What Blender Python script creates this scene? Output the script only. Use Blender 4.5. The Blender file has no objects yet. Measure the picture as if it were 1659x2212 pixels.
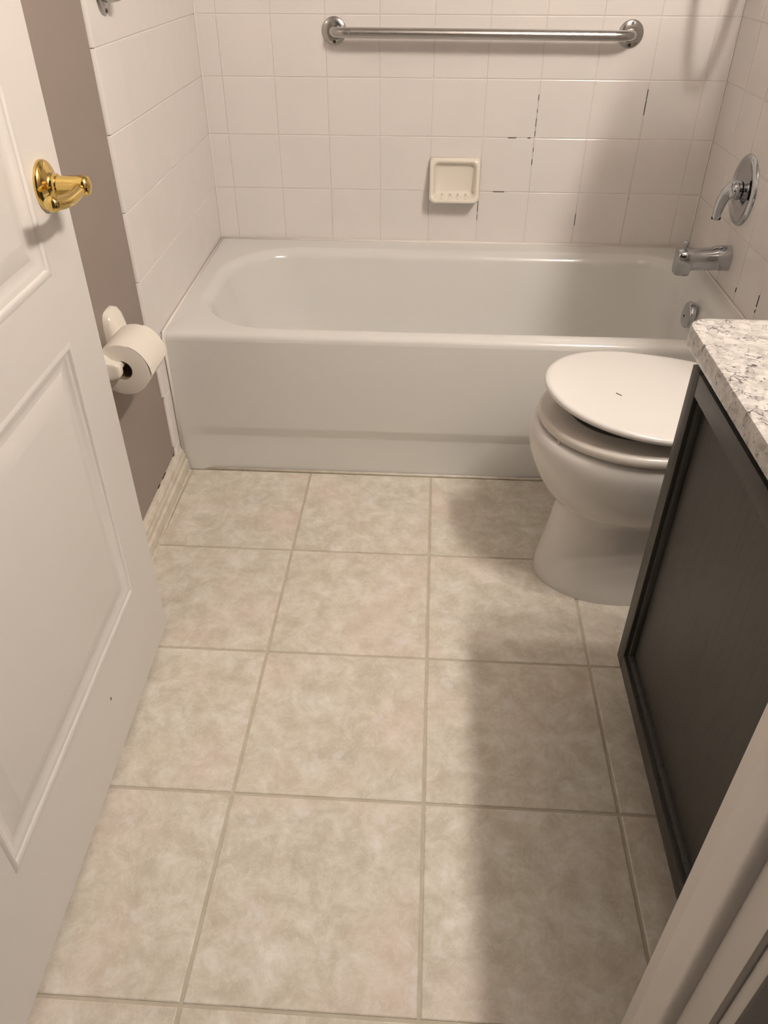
import bpy, bmesh, math, random
from mathutils import Vector, Matrix
random.seed(7)
scn = bpy.context.scene
COL = scn.collection
PI = math.pi

# ------------------------------------------------------------------ camera
cam_d = bpy.data.cameras.new('camera')
cam_d.sensor_fit = 'HORIZONTAL'; cam_d.sensor_width = 36.0
cam_d.lens = 1665.15 / 1659.0 * 36.0
cam_d.clip_start = 0.02
cam = bpy.data.objects.new('camera', cam_d); COL.objects.link(cam)
RIGHT = Vector((0.9981620, 0.0605970, 0.0007277))
DOWN = Vector((0.0368318, -0.5970762, -0.8013386))
FWD = Vector((-0.0481242, 0.7998925, -0.5982107))
M = Matrix((RIGHT, -DOWN, -FWD)).transposed().to_4x4()
M.translation = Vector((0.6874, -2.5309, 1.1978))
cam.matrix_world = M
scn.camera = cam

# ------------------------------------------------------------------ world, exposure
scn.view_settings.view_transform = 'Standard'
scn.view_settings.look = 'None'
scn.view_settings.gamma = 1.0
scn.view_settings.use_curve_mapping = False
scn.view_settings.exposure = 0.0
world = bpy.data.worlds.new('world'); scn.world = world
world.use_nodes = True
bg = world.node_tree.nodes['Background']
bg.inputs['Color'].default_value = (1.0, 0.90, 0.80, 1)
bg.inputs['Strength'].default_value = 0.05
BULB_STRENGTH = 446.0
BULB_COLOR = (1.0, 0.905, 0.805, 1)

# ------------------------------------------------------------------ materials
def newmat(name):
    m = bpy.data.materials.new(name); m.use_nodes = True
    nt = m.node_tree
    b = nt.nodes['Principled BSDF']
    return m, nt, b
def simple(name, col, rough=0.5, metal=0.0, coat=0.0, spec=None):
    m, nt, b = newmat(name)
    b.inputs['Base Color'].default_value = (*col, 1)
    b.inputs['Roughness'].default_value = rough
    b.inputs['Metallic'].default_value = metal
    if coat: b.inputs['Coat Weight'].default_value = coat; b.inputs['Coat Roughness'].default_value = 0.06
    if spec is not None: b.inputs['Specular IOR Level'].default_value = spec
    return m
def N(nt, kind, **kw):
    n = nt.nodes.new(kind)
    for k, v in kw.items():
        if k in n.inputs: n.inputs[k].default_value = v
        else: setattr(n, k, v)
    return n
def ramp(nt, fac, stops):
    r = nt.nodes.new('ShaderNodeValToRGB')
    e = r.color_ramp.elements
    while len(e) < len(stops): e.new(0.5)
    for el, (p, c) in zip(e, stops):
        el.position = p; el.color = (*c, 1) if len(c) == 3 else c
    nt.links.new(fac, r.inputs[0]); return r
def mixc(nt, fac, a, b, mode='MIX'):
    n = nt.nodes.new('ShaderNodeMix'); n.data_type = 'RGBA'; n.blend_type = mode
    for sock, v in ((n.inputs['Factor'], fac), (n.inputs['A'] if False else n.inputs[6], a), (n.inputs[7], b)):
        if hasattr(v, 'is_output') or hasattr(v, 'links'): nt.links.new(v, sock)
        else: sock.default_value = v if not isinstance(v, tuple) else (*v, 1)[:4]
    return n.outputs[2]
def bump(nt, b, height, strength=0.1, dist=0.01):
    n = N(nt, 'ShaderNodeBump'); n.inputs['Strength'].default_value = strength; n.inputs['Distance'].default_value = dist
    nt.links.new(height, n.inputs['Height']); nt.links.new(n.outputs[0], b.inputs['Normal'])

def tile_coords(nt):
    tc = N(nt, 'ShaderNodeTexCoord'); oi = N(nt, 'ShaderNodeObjectInfo')
    mul = N(nt, 'ShaderNodeVectorMath', operation='MULTIPLY_ADD')
    cmb = N(nt, 'ShaderNodeCombineXYZ')
    nt.links.new(oi.outputs['Random'], cmb.inputs[0]); nt.links.new(oi.outputs['Random'], cmb.inputs[1])
    sc = N(nt, 'ShaderNodeVectorMath', operation='MULTIPLY'); nt.links.new(cmb.outputs[0], sc.inputs[0]); sc.inputs[1].default_value = (37.0, 91.0, 0)
    ad = N(nt, 'ShaderNodeVectorMath', operation='ADD'); nt.links.new(tc.outputs['Object'], ad.inputs[0]); nt.links.new(sc.outputs[0], ad.inputs[1])
    nt.nodes.remove(mul)
    return ad.outputs[0], oi

def mat_floor_tile():
    m, nt, b = newmat('beige_stone_look_tile')
    co, oi = tile_coords(nt)
    def noise(scale, detail, rough, dist=0.0):
        n = N(nt, 'ShaderNodeTexNoise'); n.inputs['Scale'].default_value = scale; n.inputs['Detail'].default_value = detail
        n.inputs['Roughness'].default_value = rough; n.inputs['Distortion'].default_value = dist
        nt.links.new(co, n.inputs['Vector']); return n.outputs['Fac']
    base = ramp(nt, noise(19, 9, 0.72, 0.35), [(0.30, (0.54, 0.488, 0.40)), (0.46, (0.635, 0.588, 0.495)), (0.55, (0.71, 0.668, 0.58)), (0.68, (0.83, 0.80, 0.74))]).outputs[0]
    pink = ramp(nt, noise(5, 3, 0.5), [(0.48, (0, 0, 0)), (0.70, (1, 1, 1))]).outputs[0]
    c1 = mixc(nt, pink, base, (0.62, 0.49, 0.41))
    f = N(nt, 'ShaderNodeMath', operation='MULTIPLY'); nt.links.new(pink, f.inputs[0]); f.inputs[1].default_value = 0.42
    c1 = mixc(nt, f.outputs[0], base, (0.74, 0.595, 0.53))
    # thin pale veins
    v = noise(34, 6, 0.66, 0.9)
    ab = N(nt, 'ShaderNodeMath', operation='SUBTRACT'); nt.links.new(v, ab.inputs[0]); ab.inputs[1].default_value = 0.5
    ab2 = N(nt, 'ShaderNodeMath', operation='ABSOLUTE'); nt.links.new(ab.outputs[0], ab2.inputs[0])
    vein = ramp(nt, ab2.outputs[0], [(0.0, (1, 1, 1)), (0.020, (0, 0, 0))]).outputs[0]
    f2 = N(nt, 'ShaderNodeMath', operation='MULTIPLY'); nt.links.new(vein, f2.inputs[0]); f2.inputs[1].default_value = 0.40
    c2 = mixc(nt, f2.outputs[0], c1, (0.84, 0.82, 0.74))
    # scattered lilac-white blotches
    w = ramp(nt, noise(17, 4, 0.6), [(0.60, (0, 0, 0)), (0.68, (1, 1, 1))]).outputs[0]
    f3 = N(nt, 'ShaderNodeMath', operation='MULTIPLY'); nt.links.new(w, f3.inputs[0]); f3.inputs[1].default_value = 0.5
    c3 = mixc(nt, f3.outputs[0], c2, (0.80, 0.78, 0.77))
    nt.links.new(c3, b.inputs['Base Color'])
    b.inputs['Roughness'].default_value = 0.38
    b.inputs['Specular IOR Level'].default_value = 0.35
    bump(nt, b, noise(60, 4, 0.6), 0.06, 0.004)
    return m

def mat_wall_tile():
    m, nt, b = newmat('glossy_white_tile')
    co, oi = tile_coords(nt)
    n = N(nt, 'ShaderNodeTexNoise'); n.inputs['Scale'].default_value = 9; n.inputs['Detail'].default_value = 2
    nt.links.new(co, n.inputs['Vector'])
    c = ramp(nt, n.outputs['Fac'], [(0.35, (0.80, 0.775, 0.75)), (0.7, (0.83, 0.785, 0.76))]).outputs[0]
    nt.links.new(c, b.inputs['Base Color'])
    b.inputs['Roughness'].default_value = 0.16
    n2 = N(nt, 'ShaderNodeTexNoise'); n2.inputs['Scale'].default_value = 16; n2.inputs['Detail'].default_value = 1
    nt.links.new(co, n2.inputs['Vector'])
    bump(nt, b, n2.outputs['Fac'], 0.05, 0.01)
    return m

def mat_granite():
    m, nt, b = newmat('speckled_white_granite')
    tc = N(nt, 'ShaderNodeTexCoord')
    def noise(scale, detail, rough, dist=0.0):
        n = N(nt, 'ShaderNodeTexNoise'); n.inputs['Scale'].default_value = scale; n.inputs['Detail'].default_value = detail
        n.inputs['Roughness'].default_value = rough; n.inputs['Distortion'].default_value = dist
        nt.links.new(tc.outputs['Object'], n.inputs['Vector']); return n.outputs['Fac']
    dn = N(nt, 'ShaderNodeTexNoise'); dn.inputs['Scale'].default_value = 45; dn.inputs['Detail'].default_value = 3
    nt.links.new(tc.outputs['Object'], dn.inputs['Vector'])
    off = N(nt, 'ShaderNodeVectorMath', operation='MULTIPLY_ADD'); nt.links.new(dn.outputs['Color'], off.inputs[0]); off.inputs[1].default_value = (0.022, 0.022, 0.022)
    nt.links.new(tc.outputs['Object'], off.inputs[2])
    def vor(feature, scale):
        v = N(nt, 'ShaderNodeTexVoronoi'); v.feature = feature; v.inputs['Scale'].default_value = scale
        nt.links.new(off.outputs[0], v.inputs['Vector']); return v
    cell = vor('F1', 95)
    sx = N(nt, 'ShaderNodeSeparateXYZ'); nt.links.new(cell.outputs['Color'], sx.inputs[0])
    c = ramp(nt, sx.outputs[0], [(0.0, (0.34, 0.32, 0.30)), (0.35, (0.44, 0.42, 0.40)), (0.6, (0.53, 0.51, 0.49)), (1.0, (0.60, 0.585, 0.565))]).outputs[0]
    soft = ramp(nt, noise(70, 3, 0.6, 0.5), [(0.38, (0.33, 0.305, 0.29)), (0.55, (0.58, 0.555, 0.53))]).outputs[0]
    c = mixc(nt, 0.42, c, soft)
    ed = vor('DISTANCE_TO_EDGE', 95)
    el = ramp(nt, ed.outputs['Distance'], [(0.03, (1, 1, 1)), (0.09, (0, 0, 0))]).outputs[0]
    pick = ramp(nt, noise(38, 3, 0.6, 0.4), [(0.53, (0, 0, 0)), (0.63, (1, 1, 1))]).outputs[0]
    fm = N(nt, 'ShaderNodeMath', operation='MULTIPLY'); nt.links.new(el, fm.inputs[0]); nt.links.new(pick, fm.inputs[1])
    c = mixc(nt, fm.outputs[0], c, (0.10, 0.085, 0.095))
    d2 = ramp(nt, noise(150, 2, 0.5, 0.6), [(0.67, (0, 0, 0)), (0.70, (1, 1, 1))]).outputs[0]
    c = mixc(nt, d2, c, (0.09, 0.08, 0.085))
    nt.links.new(c, b.inputs['Base Color'])
    b.inputs['Roughness'].default_value = 0.22
    return m

def mat_vanity():
    m, nt, b = newmat('dark_grey_stained_oak')
    tc = N(nt, 'ShaderNodeTexCoord'); mp = N(nt, 'ShaderNodeMapping')
    mp.inputs['Scale'].default_value = (60, 60, 2.6)
    nt.links.new(tc.outputs['Object'], mp.inputs['Vector'])
    n = N(nt, 'ShaderNodeTexNoise'); n.inputs['Scale'].default_value = 4.5; n.inputs['Detail'].default_value = 4; n.inputs['Roughness'].default_value = 0.6
    nt.links.new(mp.outputs[0], n.inputs['Vector'])
    c = ramp(nt, n.outputs['Fac'], [(0.36, (0.010, 0.009, 0.0075)), (0.43, (0.031, 0.029, 0.0245)), (0.7, (0.037, 0.0345, 0.029))]).outputs[0]
    # broad cathedral figure
    mp2 = N(nt, 'ShaderNodeMapping'); mp2.inputs['Scale'].default_value = (6, 6, 1.1)
    nt.links.new(tc.outputs['Object'], mp2.inputs['Vector'])
    w = N(nt, 'ShaderNodeTexWave'); w.wave_type = 'RINGS'; w.inputs['Scale'].default_value = 2.0; w.inputs['Distortion'].default_value = 5.0; w.inputs['Detail'].default_value = 3
    nt.links.new(mp2.outputs[0], w.inputs['Vector'])
    wr = ramp(nt, w.outputs['Fac'], [(0.0, (0.82, 0.82, 0.82)), (0.25, (1, 1, 1))]).outputs[0]
    c2 = mixc(nt, 0.5, c, wr, 'MULTIPLY')
    nt.links.new(c2, b.inputs['Base Color'])
    b.inputs['Roughness'].default_value = 0.42
    bump(nt, b, n.outputs['Fac'], 0.25, 0.002)
    return m

def mat_paint(name, col, rough=0.6, bscale=260, bs=0.05):
    m, nt, b = newmat(name)
    tc = N(nt, 'ShaderNodeTexCoord')
    n = N(nt, 'ShaderNodeTexNoise'); n.inputs['Scale'].default_value = bscale; n.inputs['Detail'].default_value = 3
    nt.links.new(tc.outputs['Object'], n.inputs['Vector'])
    b.inputs['Base Color'].default_value = (*col, 1); b.inputs['Roughness'].default_value = rough
    bump(nt, b, n.outputs['Fac'], bs, 0.002)
    return m

def mat_door():
    m, nt, b = newmat('white_embossed_door_skin')
    tc = N(nt, 'ShaderNodeTexCoord'); mp = N(nt, 'ShaderNodeMapping')
    mp.inputs['Scale'].default_value = (6, 200, 200)
    nt.links.new(tc.outputs['Object'], mp.inputs['Vector'])
    n = N(nt, 'ShaderNodeTexNoise'); n.inputs['Scale'].default_value = 2.0; n.inputs['Detail'].default_value = 3
    nt.links.new(mp.outputs[0], n.inputs['Vector'])
    b.inputs['Base Color'].default_value = (0.74, 0.715, 0.69, 1); b.inputs['Roughness'].default_value = 0.42
    bump(nt, b, n.outputs['Fac'], 0.10, 0.001)
    return m

def mat_grimy(name, col, dirt, rough=0.55):
    m, nt, b = newmat(name)
    tc = N(nt, 'ShaderNodeTexCoord')
    n = N(nt, 'ShaderNodeTexNoise'); n.inputs['Scale'].default_value = 28; n.inputs['Detail'].default_value = 6; n.inputs['Roughness'].default_value = 0.7
    nt.links.new(tc.outputs['Object'], n.inputs['Vector'])
    c = ramp(nt, n.outputs['Fac'], [(0.36, dirt), (0.58, col)]).outputs[0]
    nt.links.new(c, b.inputs['Base Color']); b.inputs['Roughness'].default_value = rough
    return m

MT = dict(
    floor_tile=mat_floor_tile(), wall_tile=mat_wall_tile(), granite=mat_granite(), vanity=mat_vanity(), door=mat_door(),
    floor_grout=mat_grimy('tan_grout', (0.55, 0.50, 0.405), (0.48, 0.43, 0.34), 0.85),
    wall_grout=simple('white_grout', (0.75, 0.70, 0.655), 0.7),
    caulk=simple('white_caulk', (0.86, 0.82, 0.77), 0.35),
    taupe=mat_paint('taupe_wall_paint', (0.315, 0.265, 0.235), 0.62),
    ceil=mat_paint('white_ceiling_paint', (0.46, 0.44, 0.42), 0.8),
    trim=mat_paint('white_trim_paint', (0.82, 0.775, 0.735), 0.38, 90, 0.04),
    base=mat_grimy('grimy_white_baseboard', (0.73, 0.68, 0.60), (0.62, 0.55, 0.46), 0.45),
    tub=simple('white_tub_enamel', (0.745, 0.74, 0.715), 0.14),
    china=simple('white_toilet_china', (0.74, 0.715, 0.685), 0.12),
    seat=simple('white_seat_plastic', (0.74, 0.725, 0.70), 0.26),
    seat_ring=simple('off_white_seat_plastic', (0.66, 0.62, 0.57), 0.24),
    bone=simple('bone_ceramic', (0.83, 0.785, 0.69), 0.12),
    holder=simple('cream_ceramic', (0.82, 0.78, 0.70), 0.14),
    paper=mat_paint('tissue_paper', (0.85, 0.80, 0.72), 0.9, 140, 0.25),
    card=simple('brown_cardboard', (0.30, 0.22, 0.15), 0.85),
    chrome=simple('chrome', (0.54, 0.555, 0.58), 0.08, 1.0),
    steel=simple('satin_steel', (0.47, 0.46, 0.445), 0.20, 1.0),
    brass=simple('polished_brass', (0.76, 0.55, 0.19), 0.11, 1.0),
    dark=simple('dark_recess', (0.018, 0.014, 0.011), 0.7),
    rust=simple('rusty_screw', (0.10, 0.055, 0.03), 0.6, 0.4),
    red=simple('red_ring', (0.10, 0.01, 0.015), 0.4),
    water=simple('bowl_water', (0.10, 0.085, 0.07), 0.05),
    hall=mat_paint('hall_wall_paint', (0.42, 0.37, 0.33), 0.7),
    hose=simple('hose_metal', (0.60, 0.59, 0.58), 0.28, 1.0),
    wood_white=simple('white_cabinet_paint', (0.78, 0.75, 0.72), 0.4),
)
# knurled middle of the grab bar
def mat_knurl():
    m, nt, b = newmat('knurled_steel')
    tc = N(nt, 'ShaderNodeTexCoord')
    n = N(nt, 'ShaderNodeTexNoise'); n.inputs['Scale'].default_value = 420; n.inputs['Detail'].default_value = 2
    nt.links.new(tc.outputs['Object'], n.inputs['Vector'])
    b.inputs['Base Color'].default_value = (0.48, 0.465, 0.445, 1); b.inputs['Metallic'].default_value = 1; b.inputs['Roughness'].default_value = 0.27
    bump(nt, b, n.outputs['Fac'], 0.22, 0.002)
    return m
MT['knurl'] = mat_knurl()
mg, ntg, bgl = newmat('lit_globe')
bgl.inputs['Base Color'].default_value = (0.9, 0.85, 0.8, 1)
bgl.inputs['Emission Color'].default_value = BULB_COLOR; bgl.inputs['Emission Strength'].default_value = BULB_STRENGTH
MT['globe'] = mg

# ------------------------------------------------------------------ helpers
def obj(name, bm, mat, parent=None, smooth=False, loc=None, angle=None):
    me = bpy.data.meshes.new(name)
    bmesh.ops.recalc_face_normals(bm, faces=bm.faces[:])
    bm.to_mesh(me); bm.free()
    me.materials.append(MT[mat])
    if smooth:
        me.polygons.foreach_set('use_smooth', [True] * len(me.polygons))
        if angle is not None:
            try: me.set_sharp_from_angle(angle=math.radians(angle))
            except Exception: pass
    o = bpy.data.objects.new(name, me); COL.objects.link(o)
    if parent: o.parent = parent
    if loc: o.location = loc
    return o
def empty(name, loc=(0, 0, 0), mat=None):
    o = bpy.data.objects.new(name, None); COL.objects.link(o)
    o.empty_display_size = 0.05
    if mat is not None: o.matrix_world = mat
    else: o.location = loc
    return o
def tag(o, label, cat, group=None):
    o['label'] = label; o['category'] = cat
    if group: o['group'] = group
    return o
def struct(o, label=None, cat=None):
    o['kind'] = 'structure'
    if label: o['label'] = label
    if cat: o['category'] = cat
    return o
def inst(name, me, parent=None, loc=(0, 0, 0), rot=(0, 0, 0)):
    o = bpy.data.objects.new(name, me); COL.objects.link(o)
    if parent: o.parent = parent
    o.location = loc; o.rotation_euler = rot
    return o
def add_box(bm, x0, x1, y0, y1, z0, z1, bev=0.0, seg=2):
    vs = [bm.verts.new(v) for v in ((x0,y0,z0),(x1,y0,z0),(x1,y1,z0),(x0,y1,z0),(x0,y0,z1),(x1,y0,z1),(x1,y1,z1),(x0,y1,z1))]
    fs = [bm.faces.new([vs[i] for i in f]) for f in ((3,2,1,0),(4,5,6,7),(0,1,5,4),(1,2,6,5),(2,3,7,6),(3,0,4,7))]
    if bev > 0:
        es = list({e for f in fs for e in f.edges})
        bmesh.ops.bevel(bm, geom=es, offset=bev, segments=seg, affect='EDGES', profile=0.5)
def box(name, x0, x1, y0, y1, z0, z1, mat, parent=None, bev=0.0, seg=2):
    bm = bmesh.new(); add_box(bm, x0, x1, y0, y1, z0, z1, bev, seg)
    return obj(name, bm, mat, parent, smooth=bev > 0, angle=35)
def add_loops(bm, loops, close=True, cap0=False, cap1=False):
    rows = [[bm.verts.new(p) for p in lp] for lp in loops]
    n = len(rows[0])
    for a, b in zip(rows[:-1], rows[1:]):
        for i in range(n if close else n - 1):
            j = (i + 1) % n
            try: bm.faces.new((a[i], a[j], b[j], b[i]))
            except ValueError: pass
    if cap0: bm.faces.new(rows[0][::-1])
    if cap1: bm.faces.new(rows[-1])
    return rows
def add_tube(bm, pts, r, n=16, caps=True):
    pts = [Vector(p) for p in pts]
    rs = r if isinstance(r, (list, tuple)) else [r] * len(pts)
    tang = [(pts[min(i+1, len(pts)-1)] - pts[max(i-1, 0)]).normalized() for i in range(len(pts))]
    up = Vector((0, 0, 1)) if abs(tang[0].z) < 0.9 else Vector((0, 1, 0))
    u = tang[0].cross(up).normalized(); loops = []
    for p, t, rr in zip(pts, tang, rs):
        u = (u - t * u.dot(t)).normalized(); v = t.cross(u)
        ru, rv = rr if isinstance(rr, (tuple, list)) else (rr, rr)
        loops.append([p + u * (ru * math.cos(2*PI*k/n)) + v * (rv * math.sin(2*PI*k/n)) for k in range(n)])
    add_loops(bm, loops, True, caps, caps)
def add_lathe(bm, prof, axis_o, axis_d, n=32):
    """prof: list of (radius, distance along axis)"""
    d = Vector(axis_d).normalized(); o = Vector(axis_o)
    up = Vector((0, 0, 1)) if abs(d.z) < 0.9 else Vector((0, 1, 0))
    u = d.cross(up).normalized(); v = d.cross(u)
    loops = [[o + d * h + (u * math.cos(2*PI*k/n) + v * math.sin(2*PI*k/n)) * max(r, 1e-5) for k in range(n)] for r, h in prof]
    add_loops(bm, loops, True, True, True)
def bez(p0, p1, p2, p3, n=10):
    p0, p1, p2, p3 = map(Vector, (p0, p1, p2, p3)); out = []
    for i in range(n + 1):
        t = i / n; out.append(p0*(1-t)**3 + p1*3*t*(1-t)**2 + p2*3*t*t*(1-t) + p3*t**3)
    return out
def tile_mesh(name, w, h, th, r, mat, rx=None):
    """flat tile lying in XY, centred, face at z=0, softly rounded edges"""
    bm = bmesh.new()
    kx = 1.0 if rx is None else rx / r
    def ring(ins, z): return [(-w/2+ins*kx, -h/2+ins, z), (w/2-ins*kx, -h/2+ins, z), (w/2-ins*kx, h/2-ins, z), (-w/2+ins*kx, h/2-ins, z)]
    add_loops(bm, [ring(0, -th), ring(0, -r), ring(r*0.3, -r*0.3), ring(r, 0)], True, False, True)
    me = bpy.data.meshes.new(name); bmesh.ops.recalc_face_normals(bm, faces=bm.faces[:]); bm.to_mesh(me); bm.free()
    me.materials.append(MT[mat]); return me
_tm = {}
def tile(name, parent, w, h, loc, rot, th, r, mat, rx=None):
    k = (name, round(w, 4), round(h, 4), mat, rx)
    if k not in _tm: _tm[k] = tile_mesh(name, w, h, th, r, mat, rx)
    return inst(name, _tm[k], parent, loc, rot)
def rect_ring(bm, x0, x1, z0, z1, prof, y=0.0, cap=False):
    """mitred frame in the XZ plane: prof = [(inset, offset along +Y)]"""
    loops = [[(x0+i, y+o, z0+i), (x1-i, y+o, z0+i), (x1-i, y+o, z1-i), (x0+i, y+o, z1-i)] for i, o in prof]
    add_loops(bm, loops, True, False, cap)

# ------------------------------------------------------------------ dimensions (metres)
XR = 1.5056          # tiled right wall of the tub alcove
XW = 1.62            # right wall of the room beside the vanity
YF = -2.12           # inner face of the wall with the doorway
P = 0.154            # wall tile pitch
ROW0 = 0.5623 - 3 * P
TUBZ = 0.405
YA = -0.763          # tub apron face
CEIL = 2.44
SKEW = Matrix(((0.03, 1.0, 0, 0), (-1.0, 0.03, 0, 0), (0, 0, 1, 0), (0, 0, 0, 1)))
_s = math.hypot(0.03, 1.0)
LW = Matrix(((0.03/_s, 1/_s, 0, 0), (-1/_s, 0.03/_s, 0, 0), (0, 0, 1, 0), (0, 0, 0, 1)))   # left wall frame: X along wall towards viewer, Y into room

# ------------------------------------------------------------------ floor
fl = box('floor', -0.1, XW + 0.1, -2.9, YA + 0.03, -0.06, -0.0022, 'floor_grout')
struct(fl, 'beige stone-look square floor tiles with tan grout', 'floor')
T = 0.3335; GX0 = 0.3765; GY0 = -1.0968; g = 0.0052
xs = [0.043 + k * T for k in range(0, 6)]
ys = [YA + 0.0015] + [GY0 - k * T for k in range(0, 6)]
xl = [(-0.02, 0.043)] + list(zip(xs[:-1], xs[1:]))
for j in range(len(ys) - 1):
    for a, b in xl:
        b2 = min(b, XW + 0.02)
        if b2 - a < 0.02: continue
        y1, y0 = ys[j], max(ys[j + 1], -2.9)
        if y1 - y0 < 0.02: continue
        w, h = b2 - a - g, y1 - y0 - g
        if j == 0: h = y1 - y0 - g/2; yc = (y1 + y0 + g/2) / 2
        else: yc = (y1 + y0) / 2
        w = T - g if abs(w - (T - g)) < 1e-3 else w
        h = T - g if abs(h - (T - g)) < 1e-3 else h
        tile('floor_tile', fl, w, h, ((a + b2) / 2, yc, 0), (0, 0, 0), 0.006, 0.0022, 'floor_tile')

# ------------------------------------------------------------------ walls
wb = box('wall_back', -0.06, XR + 0.1, 0.0015, 0.08, 0.0, CEIL, 'wall_grout')
struct(wb, 'back wall of glossy white square tiles above the bathtub', 'wall')
V1 = 0.0594; wg = 0.0016
bxs = [0.001] + [V1 + k * P for k in range(10)] + [XR - 0.001]
rows = [TUBZ - 0.01] + [0.5623 + k * P for k in range(7)]
for a, b in zip(bxs[:-1], bxs[1:]):
    for z0, z1 in zip(rows[:-1], rows[1:]):
        tile('wall_tile', wb, b - a - wg, z1 - z0 - wg, ((a + b) / 2, 0.0, (z0 + z1) / 2), (PI/2, 0, 0), 0.004, 0.0017, 'wall_tile')
box('upper_wall_panel', -0.05, XR + 0.05, -0.001, 0.0015, rows[-1], CEIL, 'ceil', wb)
# hairline gaps where grout has fallen out
def gap(x0, x1, z0, z1):
    box('grout_gap', x0, x1, -0.0006, 0.0016, z0, z1, 'dark', wb)
V = lambda k: V1 + (k - 1) * P
for z0, z1, k in ((0.815, 0.834, 7), (0.783, 0.797, 7), (0.745, 0.772, 7), (0.72, 0.738, 7), (0.676, 0.692, 7), (0.64, 0.66, 7), (0.50, 0.535, 6), (0.475, 0.494, 6), (0.463, 0.503, 8), (0.78, 0.822, 9), (0.82, 0.850, 9), (0.545, 0.553, 9)):
    gap(V(k) - 0.0008, V(k) + 0.0004, z0 + 0.002, z1 - 0.002)
for x0, x1, z in ((0.905, 0.93, 0.7163), (0.963, 0.972, 0.7163), (0.873, 0.908, 0.5623)):
    gap(x0, x1, z - 0.0004, z + 0.0014)
box('corner_caulk', 0.0, 0.0035, -0.0035, 0.001, TUBZ, CEIL, 'caulk', wb, 0.0012, 1)
box('corner_caulk', XR - 0.0035, XR, -0.0035, 0.001, TUBZ, CEIL, 'caulk', wb, 0.0012, 1)

wl = empty('wall_left', mat=LW)
struct(wl, 'left wall, white tiles beside the bathtub, taupe paint beyond', 'wall')
box('painted_board', -0.05, 2.9, -0.09, -0.008, 0.0, CEIL, 'taupe', wl)
box('tile_bed', 0.0, 0.838, -0.008, -0.0016, 0.42, CEIL, 'wall_grout', wl)
ls = [0.002] + [0.072 + k * P for k in range(5)] + [0.846]
for z0, z1 in zip(rows[:-1], rows[1:]):
    for i, (a, b) in enumerate(zip(ls[:-1], ls[1:])):
        if i == len(ls) - 2: continue
        tile('wall_tile', wl, b - a, z1 - z0 - wg, ((a + b) / 2, 0.0, (z0 + z1) / 2), (-PI/2, 0, 0), 0.004, 0.0017, 'wall_tile', 0.0)
def bullnose(z0, z1, s0, s1, depth=0.0085):
    bm = bmesh.new(); prof = [(s0, -depth), (s0, 0.0)]
    for k in range(7):
        a = k / 6 * PI / 2
        prof.append((s1 - depth + depth * math.sin(a), -depth + depth * math.cos(a)))
    e = 0.0013
    zz = [(z0 + wg/2, e), (z0 + wg/2 + e*0.4, e*0.4), (z0 + wg/2 + e, 0), (z1 - wg/2 - e, 0), (z1 - wg/2 - e*0.4, e*0.4), (z1 - wg/2, e)]
    cc = (s1 - depth, -depth)
    def shrink(s, o, d):
        if o <= -depth + 1e-6 or d == 0: return (s, o)
        if s <= cc[0]: return (s, o - d)
        k = (depth - d) / depth
        return (cc[0] + (s - cc[0]) * k, cc[1] + (o - cc[1]) * k)
    add_loops(bm, [[(*shrink(s, o, d), z) for s, o in prof] for z, d in zz], True, True, True)
    obj('bullnose_tile', bm, 'wall_tile', wl, True, angle=30)
for z0, z1 in zip(rows[:-1], rows[1:]):
    bullnose(z0 if z0 > 0.42 else 0.405, z1, ls[-2], 0.845 + random.uniform(-0.001, 0.001))
for z0, z1, e in ((0.2543, 0.4035, 0.822), (0.1003, 0.2543, 0.811), (0.066, 0.1003, 0.803)):
    bullnose(z0, z1, 0.74, e)
box('upper_tile_field', 0.0, 0.84, -0.008, 0.0, rows[-1], CEIL, 'ceil', wl)

wr = box('wall_right', XR + 0.0015, XW + 0.2, -0.81, 0.08, 0.0, CEIL, 'wall_grout')
struct(wr, 'right wall of white tiles holding the tub taps', 'wall')
rs_ = [0.001] + [0.0085 + P * k for k in range(1, 6)] + [0.81]
for z0, z1 in zip(rows[:-1], rows[1:]):
    for a, b in zip(rs_[:-1], rs_[1:]):
        tile('wall_tile', wr, b - a - wg, z1 - z0 - wg, (XR, -(a + b) / 2, (z0 + z1) / 2), (-PI/2, 0, PI/2), 0.004, 0.0017, 'wall_tile')
box('upper_wall_panel', XR - 0.001, XR + 0.0015, -0.81, 0.0, rows[-1], CEIL, 'ceil', wr)
for y, z0, z1 in ((-0.469, 0.435, 0.447), (-0.6235, 0.455, 0.485), (-0.6235, 0.44, 0.448)):
    box('grout_gap', XR - 0.0006, XR + 0.0016, y - 0.0009, y + 0.0009, z0, z1, 'dark', wr)
box('painted_board', XW, XW + 0.1, -2.3, -0.81, 0.0, CEIL, 'taupe', wr)

# wall with the doorway (the viewer stands in it)
DX0, DX1 = 0.138, 0.9637
YH = -2.232
wf = empty('wall_front', (0, 0, 0)); struct(wf, 'wall around the doorway the viewer looks through', 'wall')
box('left_part', -0.1, DX0 - 0.02, YH + 0.004, YF - 0.004, 0, CEIL, 'taupe', wf)
box('right_part', DX1 + 0.02, XW + 0.1, YH + 0.004, YF - 0.004, 0, CEIL, 'taupe', wf)
box('head_part', DX0 - 0.02, DX1 + 0.02, YH + 0.004, YF - 0.004, 2.06, CEIL, 'taupe', wf)
cl = box('ceiling', -0.1, XW + 0.2, YH, 0.1, CEIL, CEIL + 0.06, 'ceil'); struct(cl, 'plain white ceiling above the bathroom', 'ceiling')

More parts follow.
